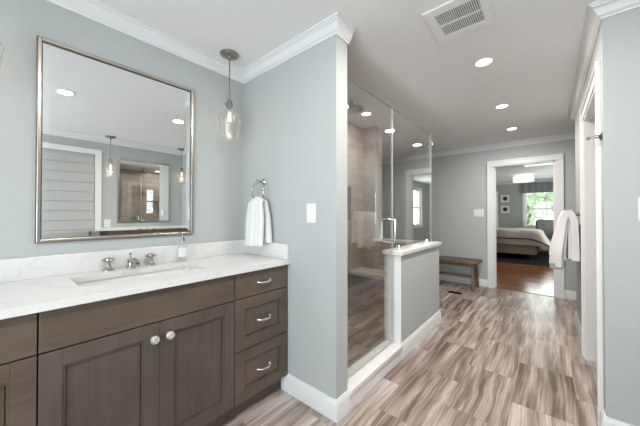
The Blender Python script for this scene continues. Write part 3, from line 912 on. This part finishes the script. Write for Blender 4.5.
def plate(name, label, c, w, h, n, axis, face=-1):
    """Rocker switch plate. axis 'Y': lies on a wall facing face*Y; axis 'X': on a wall facing face*X."""
    root = thing(name, label, 'light switch', c)
    def xf(q):
        if axis == 'Y': return (c[0] + q.x, c[1] + face * q.y, c[2] + q.z)
        return (c[0] + face * q.y, c[1] + q.x, c[2] + q.z)
    bm = NB(); bx(bm, -w / 2, w / 2, .0003, .006, -h / 2, h / 2, .002)
    obj('plate', bm, M_['white_plastic'], root, xf=xf)
    for i in range(n):
        k = (i - (n - 1) / 2) * .046
        bm = NB(); bx(bm, k - .0165, k + .0165, .004, .0085, -.033, .033, .0015)
        vs = [v for v in bm.verts if v.co.y > .007 and v.co.z > 0]
        for v_ in vs: v_.co.y -= .0015
        obj('rocker', bm, M_['white_plastic'], root, xf=xf)
    return root
plate('switch_plate', 'white single rocker switch on the return wall right of the hand towel', (-1.163, YA, 1.225), .08, .122, 1, 'Y')
plate('switch_plate', 'white triple rocker switch on the back wall above the bench', (-.925, YB, 1.237), .15, .128, 3, 'Y')
plate('switch_plate', 'white switch at the right picture edge on the near right wall face', (.384, YR, 1.245), .075, .12, 1, 'Y')
plate('switch_plate', 'reflected white switch between the white shade and second mirror', (XO, 1.04, 1.075), .08, .122, 1, 'X')

# ------------------------------------------------------------------ shower glass and fittings
GX0, GX1, GT = -1.032, -1.022, 2.13
def pane(name, label, cat, b, group, loc):
    root = thing(name, label, cat, loc, group)
    bm = NB(); bx(bm, *b)
    obj('glass', bm, M_['shower_glass'], root)
    return root
GD0, GD1 = YA2 + .006, 2.156
g = pane('shower_door', 'frameless clear glass shower door between the return wall and half wall', 'shower door', (GX0, GX1, GD0, GD1, .132, GT), None, (-1.027, GD0, .13))
bm = NB(); bx(bm, GX0 + .0005, GX1 - .0005, GD1, GD1 + .0025, .132, GT)
obj('edge_strip', bm, M_['glass_edge'], g)
obj('top_edge', BOX(GX0, GX1, GD0, GD1, GT, GT + .003), M_['edge_dark'], g)
bm = NB(); hy = 2.085; z0, z1 = .985, 1.175
for s_ in (1, -1):
    xa, xb = -1.027 + s_ * .005, -1.027 + s_ * .062
    r_ = .018
    pts = [(xa, hy, z0), (xb - s_ * r_, hy, z0), (xb - s_ * r_ * .3, hy, z0 + r_ * .3), (xb, hy, z0 + r_), (xb, hy, z1 - r_), (xb - s_ * r_ * .3, hy, z1 - r_ * .3), (xb - s_ * r_, hy, z1), (xa, hy, z1)]
    tube(bm, pts, .0085, 12)
    for zz in (z0, z1): lathe(bm, [(0, 0), (.015, 0), (.015, .005), (0, .005)], (xa, hy, zz), 'X', 16, flip=s_)
obj('handle', bm, M_['chrome'], g, True)
for zz in (.36, 1.88):
    bm = NB(); bx(bm, GX0 - .008, GX1 + .008, GD0 - .004, GD0 + .05, zz - .045, zz + .045, .002)
    obj('hinge', bm, M_['chrome'], g)
CZ = .9025
g = pane('glass_screen', 'fixed clear glass panel standing on the long side of the half wall', 'glass screen', (GX0, GX1, 2.162, 3.146, CZ, GT), 'fixed shower glass panels', (-1.027, 2.65, CZ))
bm = NB(); bx(bm, GX0 + .0005, GX1 - .0005, 3.146, 3.1485, CZ, GT)
obj('edge_strip', bm, M_['glass_edge'], g)
obj('edge_strip', BOX(GX0 + .0005, GX1 - .0005, 2.1595, 2.162, CZ, GT), M_['glass_edge'], g)
obj('top_edge', BOX(GX0, GX1, 2.162, 3.146, GT, GT + .003), M_['edge_dark'], g)
for yy in (2.30, 3.02):
    bm = NB(); bx(bm, GX0 - .008, GX1 + .008, yy - .022, yy + .022, CZ - .0003, CZ + .044, .002)
    obj('clamp', bm, M_['chrome'], g)
g = pane('glass_screen', 'fixed clear glass end panel on the short return of the half wall', 'glass screen', (-1.728, GX0 - .002, 3.136, 3.146, CZ, GT), 'fixed shower glass panels', (-1.4, 3.155, CZ))
bm = NB(); bx(bm, GX0 - .012, GX1 + .010, 3.138, 3.172, GT - .135, GT - .09, .002); bx(bm, GX0 - .05, GX0 - .004, 3.142, 3.168, GT - .128, GT - .097, .002)
obj('corner_clamp', bm, M_['nickel'], g)

# rain head on a drop arm
hx, hyy = -1.545, 2.335
s = thing('rain_shower_head', 'round rain shower head hanging from the shower ceiling', 'shower head', (hx, hyy, H))
bm = NB(); lathe(bm, [(0, 0), (.03, 0), (.03, .006), (.012, .012), (.010, .05)], (hx, hyy, H), seg=20, flip=-1)
obj('arm', bm, M_['nickel'], s, True)
bm = NB(); lathe(bm, [(0, -.045), (.02, -.047), (.03, -.058), (.11, -.066), (.115, -.070), (.115, -.078), (.108, -.081), (0, -.081)], (hx, hyy, H), seg=36)
obj('head', bm, M_['nickel'], s, True)
# floating stone bench across the far end
bm = NB(); bx(bm, XV + .012, -1.118, 2.78, HW1 - .143, .475, .52, .004)
o = obj('shower_bench', bm, M_['stone'], None, loc=(-1.5, 2.9, .475)); tag(o, 'beige stone bench seat across the far end of the shower', 'bench')
# valve and hand shower on the side wall
s = thing('shower_valve', 'nickel shower valve and hand shower bar on the tiled shower wall', 'shower valve', (XV + .01, 2.25, 1.1))
bm = NB(); lathe(bm, [(0, 0), (.075, 0), (.075, .006), (.03, .012), (.026, .045), (0, .048)], (XV + .0095, 2.25, 1.12), 'X', 28)
tube(bm, [(XV + .05, 2.25, 1.12), (XV + .055, 2.25, 1.05)], [.009, .006], 10)
obj('valve_plate', bm, M_['nickel'], s, True)
bm = NB(); tube(bm, [(XV + .055, 2.42, 1.15), (XV + .055, 2.42, 1.85)], .010, 12)
for zz in (1.17, 1.83): tube(bm, [(XV + .0095, 2.42, zz), (XV + .055, 2.42, zz)], .012, 12)
obj('slide_bar', bm, M_['nickel'], s, True)
bm = NB(); tube(bm, [(XV + .07, 2.42, 1.68), (XV + .11, 2.42, 1.74), (XV + .15, 2.42, 1.77)], [.011, .012, .016], 12)
lathe(bm, [(0, 0), (.04, 0), (.045, .012), (.02, .022), (0, .024)], (XV + .16, 2.42, 1.75), seg=20)
obj('hand_shower', bm, M_['nickel'], s, True)

# ------------------------------------------------------------------ hall: bench, robe hook, bath towel
b = thing('hall_bench', 'low rustic brown wooden bench against the back wall', 'bench', (-1.45, 4.98, 0))
X0, X1, Y0, Y1 = -2.02, -.855, 4.80, 5.15
bm = NB(); bx(bm, X0, X1, Y0, Y1, .425, .468, .006)
obj('seat', bm, M_['bench_wood'], b)
bm = NB(); bx(bm, X0 + .07, X1 - .07, Y0 + .03, Y0 + .055, .375, .425, .003); bx(bm, X0 + .07, X1 - .07, Y1 - .055, Y1 - .03, .375, .425, .003)
obj('apron', bm, M_['bench_wood'], b)
for xx in (X0 + .09, X1 - .09):
    for yy, dy in ((Y0 + .06, -.045), (Y1 - .06, .045)):
        bm = NB(); bx(bm, xx - .022, xx + .022, yy - .022, yy + .022, 0, .425, .004)
        for v_ in bm.verts:
            k = 1 - v_.co.z / .425
            v_.co.y += dy * k; v_.co.x += (.02 if xx > -1.4 else -.02) * k
        obj('leg', bm, M_['bench_wood'], b)
    bm = NB(); bx(bm, xx - .015, xx + .015, Y0 + .05, Y1 - .05, .175, .215, .003)
    obj('end_stretcher', bm, M_['bench_wood'], b)
bm = NB(); bx(bm, X0 + .07, X1 - .07, 4.945, 5.005, .172, .212, .003)
obj('stretcher', bm, M_['bench_wood'], b)

# floor register beside the half wall
s = thing('floor_register', 'small black floor air register by the half wall corner', 'vent', (-1.12, 4.55, 0))

def reg():
    bm = NB(); bx(bm, -1.22, -1.04, 4.50, 4.60, .0004, .006, .002)
    obj('plate', bm, M_['black_metal'], s)
    bm = NB()
    for i in range(6): bx(bm, -1.21, -1.05, 4.51 + .014 * i, 4.516 + .014 * i, .005, .008)
    obj('louvre', bm, M_['black_metal'], s)
reg()

# robe hook on the side door casing
hkx, hky, hkz = XR - .0005, 2.166, 1.655
s = thing('robe_hook', 'brushed nickel robe hook at the right wall corner beside the white casing', 'hook', (hkx, hky, hkz))
bm = NB(); lathe(bm, [(0, 0), (.024, 0), (.025, .005), (.017, .009), (.009, .014), (.008, .03)], (hkx, hky, hkz), 'X', 22, flip=-1)
obj('rose', bm, M_['nickel'], s, True)
bm = NB(); tube(bm, [(hkx - .02, hky, hkz), (hkx - .055, hky, hkz - .004)], .006, 12)
lathe(bm, [(0, 0), (.009, .001), (.011, .006), (.009, .011), (0, .012)], (hkx - .05, hky, hkz - .004), 'X', 16, flip=-1)
obj('peg', bm, M_['nickel'], s, True)

# towel bar on the right hall wall
by0, by1, bz, bxx = 3.34, 3.92, 1.215, XR - .095
s = thing('towel_bar', 'nickel towel bar on the right hall wall under the white bath towel', 'towel bar', (XR, 3.58, bz))
bm = NB(); tube(bm, [(bxx, by0 + .08, bz), (bxx, by1 - .08, bz)], .009, 12)
obj('rail', bm, M_['nickel'], s, True)
for yy in (by0 + .09, by1 - .09):
    bm = NB(); lathe(bm, [(0, 0), (.024, 0), (.024, .006), (.012, .012), (.011, .085), (.014, .09), (.014, .1), (0, .1)], (XR - .0005, yy, bz), 'X', 18, flip=-1)
    obj('bracket', bm, M_['nickel'], s, True)
def bath(u, v):
    # u along the bar, v: 0 = wall-side hem, .42 = over the bar, 1 = room-side hem
    yy = by0 + .03 + (by1 - by0 - .06) * u
    fr = v > .42
    fall = (v - .42) / .58 if fr else (.42 - v) / .42
    fold = .024 * math.sin(u * 15 + 1.0) + .012 * math.sin(u * 31)
    top = .040 * math.sqrt(max(0, 1 - min(1, fall * 9) ** 2))
    if fr:
        x = bxx - .036 * min(1, fall * 8) - .042 * min(1, fall * 1.3) - .016 * fall + fold * fall
        z = bz + top - .010 - (.51 - .06 * u - .05 * math.sin(u * 10 + .6)) * fall
    else:
        x = bxx + .036 * min(1, fall * 8) + .004 * min(1, fall * 2) + fold * .35 * fall
        z = bz + top - .010 - (.41 + .02 * math.sin(u * 8)) * fall
    yy += .02 * math.sin(v * 6 + u * 4) * fall
    return (x, yy, z)
def bath_inner(u, v):
    p = bath(.08 + .84 * u, v)
    fr = v > .42
    fall = (v - .42) / .58 if fr else (.42 - v) / .42
    x = bxx + (p[0] - bxx) * (.55 if fr else .40) + .006 * math.sin(u * 19)
    return (x, p[1], bz - .03 + (p[2] - bz) * (.86 if fr else .88))
bm = NB(); cloth(bm, bath, 44, 46, .052); cloth(bm, bath_inner, 40, 40, .042)
o = obj('bath_towel', bm, M_['terry'], None, True, loc=(bxx, 3.6, bz), auto=80)
tag(o, 'thick white bath towel draped over the bar on the right hall wall', 'towel')

# ------------------------------------------------------------------ across the room: shade, tub, filler
s = thing('roman_shade', 'white roman shade with horizontal folds closed over the reflected window', 'window shade', (XO + .02, .135, 2.1))
bm = NB()
zt, zb, nf = WZ1 - .005, WZ0 + .01, 9
prev = None
for k in range(nf):
    za = zt - (zt - zb) * k / nf; zc = zt - (zt - zb) * (k + 1) / nf
    pr = [(0.030, za), (0.012, za - .012), (0.006, zc + .01), (0.003, zc - .008), (.008, zc - .010), (.034, zc + .006), (.036, za)]
    A = [bm.verts.new((XO + x_, WY0 + .006, z_)) for x_, z_ in pr]; B = [bm.verts.new((XO + x_, WY1 - .006, z_)) for x_, z_ in pr]
    q = len(pr)
    for i in range(q): bm.faces.new((A[i], A[(i + 1) % q], B[(i + 1) % q], B[i]))
    bm.faces.new(A[::-1]); bm.faces.new(B)
obj('folds', bm, M_['shade_fab'], s)
obj('head_rail', BOX(XO + .002, XO + .038, WY0 + .004, WY1 - .004, WZ1 - .035, WZ1 - .002, .003), M_['shade_fab'], s)

tb = thing('bathtub', 'white freestanding oval bathtub under the shaded window', 'bathtub', (.88, -.15, 0))
bm = NB()
prof = [(0, 0), (.27, 0), (.29, .02), (.31, .2), (.345, .45), (.37, .565), (.372, .58), (.355, .58), (.33, .46), (.295, .22), (.25, .13), (0, .12)]
lathe(bm, prof, (.88, -.15, 0), seg=40, sy=2.15)
obj('shell', bm, M_['porcelain'], tb, True)
bm = NB(); lathe(bm, [(0, 0), (.03, 0), (.03, .004), (0, .005)], (.88, -.15, .121), seg=18)
obj('drain', bm, M_['chrome'], tb, True)
tf = thing('tub_filler', 'floor standing chrome tub filler reflected low in the big mirror', 'tub faucet', (1.20, .82, 0))
bm = NB(); lathe(bm, [(0, 0), (.045, 0), (.045, .008), (.018, .014), (.0165, .90), (.022, .91), (.022, .97), (0, .975)], (1.20, .82, 0), seg=20)
obj('column', bm, M_['chrome'], tf, True)
bm = NB(); tube(bm, [(1.20, .82, .955), (1.18, .74, .965), (1.15, .62, .97), (1.13, .56, .96), (1.125, .545, .93)], [.013, .012, .012, .012, .014], 12)
obj('spout', bm, M_['chrome'], tf, True)
bm = NB(); tube(bm, [(1.20, .82, .95), (1.205, .90, .95)], .008, 10); tube(bm, [(1.205, .89, .985), (1.205, .89, .915)], .006, 10)
obj('handle', bm, M_['chrome'], tf, True)

# ------------------------------------------------------------------ bedroom beyond
o = obj('area_rug', BOX(-2.9, .55, 8.25, 11.2, -.0015, .012, .004), M_['rug'], None, loc=(-1, 9.5, 0)); tag(o, 'dark green patterned rug under the bed', 'rug')
bd = thing('bed', 'bed with oatmeal duvet and dark piping beyond the doorway', 'bed', (-1.2, 9.7, 0))
bm = NB(); bx(bm, -2.35, -.27, 9.02, 10.52, .14, .44, .015, 3)
obj('bed_base', bm, M_['bed_skirt'], bd)
for xx in (-2.25, -.36):
    for yy in (9.12, 10.42):
        obj('leg', BOX(xx - .035, xx + .035, yy - .035, yy + .035, .012, .145, .004), M_['black_metal'], bd)
bm = NB(); bx(bm, -2.36, -.25, 9.0, 10.54, .44, .70, .05, 4)
obj('mattress', bm, M_['duvet'], bd, True)
# duvet draped over the top, foot and near side
bm = NB()
def duvet(u, v):
    # u along x (head to foot and down), v across y (near hem to far hem)
    Lx, Ly = 1.80, 1.60
    sx_ = u * (Lx + .42); sy_ = v * (Ly + .70) - .35
    x = -1.98 + min(sx_, Lx - .04); z = .755
    dxz = max(0, sx_ - (Lx - .04))
    if sx_ > Lx - .20:
        t_ = min(1, (sx_ - (Lx - .20)) / .30); z -= .06 * t_ * t_
    z -= dxz * .92; x += dxz * .5 + (.03 if dxz > 0 else 0)
    y = 8.97
    if sy_ < 0: z -= -sy_ * 1.0 * (1 - .3 * u * 0); y = 8.97 - .03 * min(1, -sy_ * 8)
    elif sy_ > Ly: z -= (sy_ - Ly); y = 8.97 + Ly + .02
    else: y = 8.97 + sy_
    z = max(z, .30) if dxz > 0 or sy_ < 0 or sy_ > Ly else z
    z += .018 * math.sin(u * 17 + v * 5) * math.sin(v * 9 + 1) * (1 if 0 <= sy_ <= Ly else .3)
    return (x + (.012 * math.sin(v * 22) if dxz > 0 else 0), y + (.015 * math.sin(u * 23) if sy_ < 0 else 0), z)
cloth(bm, duvet, 50, 40, .045)
dv_ = obj('duvet', bm, M_['duvet'], bd, True, auto=80)
bm = NB()
pts = [(-2.0 + .12 * i, 8.895, .565 - .0 * i) for i in range(14)] + [(-.34, 8.893, .55), (-.22, 8.893, .51), (-.10, 8.90, .45), (.03, 8.95, .37)]
tube(bm, pts, .016, 8)
obj('piping', bm, M_['navy'], dv_, True)
for k, (yy, lx) in enumerate(((9.35, -2.15), (10.1, -2.15))):
    bm = NB(); lathe(bm, [(0, -.10), (.18, -.085), (.28, -.04), (.30, 0), (.28, .04), (.18, .085), (0, .10)], (lx, yy, .86), seg=24, sx=.75, sy=1.15)
    obj('pillow', bm, M_['duvet'], bd, True)

# grey armchair behind the foot of the bed
ch = thing('armchair', 'grey upholstered armchair between the bed foot and window', 'armchair', (-.02, 10.95, 0))
bm = NB(); bx(bm, -.36, .32, 10.65, 11.25, .2, .45, .04, 3)
obj('seat', bm, M_['grey_fab'], ch, True)
bm = NB(); bx(bm, -.36, .32, 11.1, 11.28, .42, 1.04, .085, 5)
obj('backrest', bm, M_['grey_fab'], ch, True)
for a, c in ((-.46, -.34), (.30, .42)):
    bm = NB(); bx(bm, a, c, 10.62, 11.28, .2, .80, .045, 3); obj('armrest', bm, M_['grey_fab'], ch, True)
for xx in (-.4, .36):
    for yy in (10.68, 11.22):
        obj('leg', BOX(xx - .022, xx + .022, yy - .022, yy + .022, .012, .205, .004), M_['black_metal'], ch)

# valance over the far window
bm = NB()
pr = []
nx = 36; x0_, x1_ = BWX0 - .08, BWX1 + .08
A = []
for i in range(nx + 1):
    xx = x0_ + (x1_ - x0_) * i / nx; dd = .012 * math.cos(i * 1.05)
    A.append([bm.verts.new((xx, YF - .10 + dd, z)) for z in (1.94, 2.27)] + [bm.verts.new((xx, YF - .02, z)) for z in (2.27, 1.94)])
for p_, q_ in zip(A, A[1:]):
    for k in range(4): bm.faces.new((p_[k], p_[(k + 1) % 4], q_[(k + 1) % 4], q_[k]))
bm.faces.new(A[0]); bm.faces.new(A[-1][::-1])
o = obj('window_valance', bm, M_['valance'], None, True, loc=(-.23, YF - .05, 1.94)); tag(o, 'slate grey fabric valance across the top of the bedroom window', 'valance')

def picture(label, x, z, w, h):
    root = thing('framed_picture', label, 'picture', (x, YF, z), 'small framed prints beside the bedroom window')
    y = YF - .001; t = .022
    bm = NB()
    for (a, b, c, d) in ((-w / 2, -w / 2 + t, -h / 2, h / 2), (w / 2 - t, w / 2, -h / 2, h / 2), (-w / 2 + t, w / 2 - t, -h / 2, -h / 2 + t), (-w / 2 + t, w / 2 - t, h / 2 - t, h / 2)):
        bx(bm, x + a, x + b, y - .022, y, z + c, z + d, .003)
    obj('frame', bm, M_['frame_grey'], root)
    obj('mat_board', BOX(x - w / 2 + t, x + w / 2 - t, y - .010, y - .002, z - h / 2 + t, z + h / 2 - t), M_['mat_board'], root)
    bm = NB(); lathe(bm, [(0, 0), (.075, 0), (.075, .002), (0, .002)], (x, y - .0105, z), 'Y', 8, flip=-1, sy=1.05)
    obj('print', bm, M_['print_dark'], root)
picture('upper of two small square framed prints beside the bedroom window', -1.235, 1.775, .32, .32)
picture('lower of two small square framed prints beside the bedroom window', -1.235, 1.385, .32, .32)

dl = thing('drum_light', 'lit white rectangular drum light hanging in the bedroom', 'ceiling light', (-.59, 9.9, H))
bm = NB(); lathe(bm, [(0, 0), (.07, 0), (.07, .012), (.012, .02), (.010, .06)], (-.59, 9.9, H), seg=20, flip=-1)
obj('canopy', bm, M_['nickel'], dl, True)
bm = NB(); lathe(bm, [(0, -.055), (.245, -.055), (.25, -.06), (.25, -.205), (.245, -.21), (0, -.212)], (-.59, 9.9, H), seg=40)
obj('shade', bm, M_['drum'], dl, True, auto=30)
d = bpy.data.lights.new('drum_glow', 'POINT'); d.energy = 10; d.color = (1, .93, .82); d.shadow_soft_size = .08
lo = bpy.data.objects.new('drum_glow', d); COL.objects.link(lo); lo.location = (-.59, 9.9, H - .035)
fp = thing('flush_ceiling_light', 'bright flat rectangular light on the bedroom ceiling just past the doorway', 'ceiling light', (-.18, 7.8, H))
obj('rim', BOX(-.47, .09, 7.5, 8.12, H - .02, H - .0005, .004), M_['white_plastic'], fp)
obj('diffuser', BOX(-.45, .07, 7.52, 8.10, H - .024, H - .018, .002), M_['drum'], fp)

# outside the bedroom window
struct('ground', BOX(-14, 14, YF + .3, 32, -.7, -.6), M_['lawn'])
def tree(label, x, y, h, r, seed):
    rnd = random.Random(seed)
    root = thing('garden_tree', label, 'tree', (x, y, -.6), 'leafy trees outside the bedroom window')
    bm = NB(); tube(bm, [(x, y, -.6), (x + .05, y, h * .4), (x, y + .05, h * .75)], [.13, .10, .06], 10)
    obj('trunk', bm, M_['bark'], root, True)
    bm = NB()
    for k in range(620):
        d = Vector((rnd.gauss(0, 1), rnd.gauss(0, 1), rnd.gauss(0, 1))).normalized() * r * rnd.random() ** .4
        c = Vector((x, y, h * .78)) + Vector((d.x, d.y, d.z * 1.1))
        n = Vector((rnd.gauss(0, 1), rnd.gauss(0, 1), rnd.gauss(0, 1))).normalized()
        a = n.orthogonal().normalized(); b_ = n.cross(a); s_ = .12 + .10 * rnd.random()
        q = [c + a * s_, c + b_ * s_ * .55 + n * .02, c - a * s_, c - b_ * s_ * .55 + n * .02]
        bm.faces.new([bm.verts.new(p) for p in q])
    obj('crown', bm, M_['leaf'], root)
for i, (x, y, h, r) in enumerate(((-.9, 18, 2.6, 1.25), (1.3, 20.5, 3.4, 1.6), (-3.9, 17, 2.8, 1.3))):
    tree(['leafy tree seen through the left part of the bedroom window', 'leafy tree seen through the right part of the bedroom window', 'leafy tree seen in the sliver of bedroom window by the left casing'][i], x, y, h, r, i + 3)
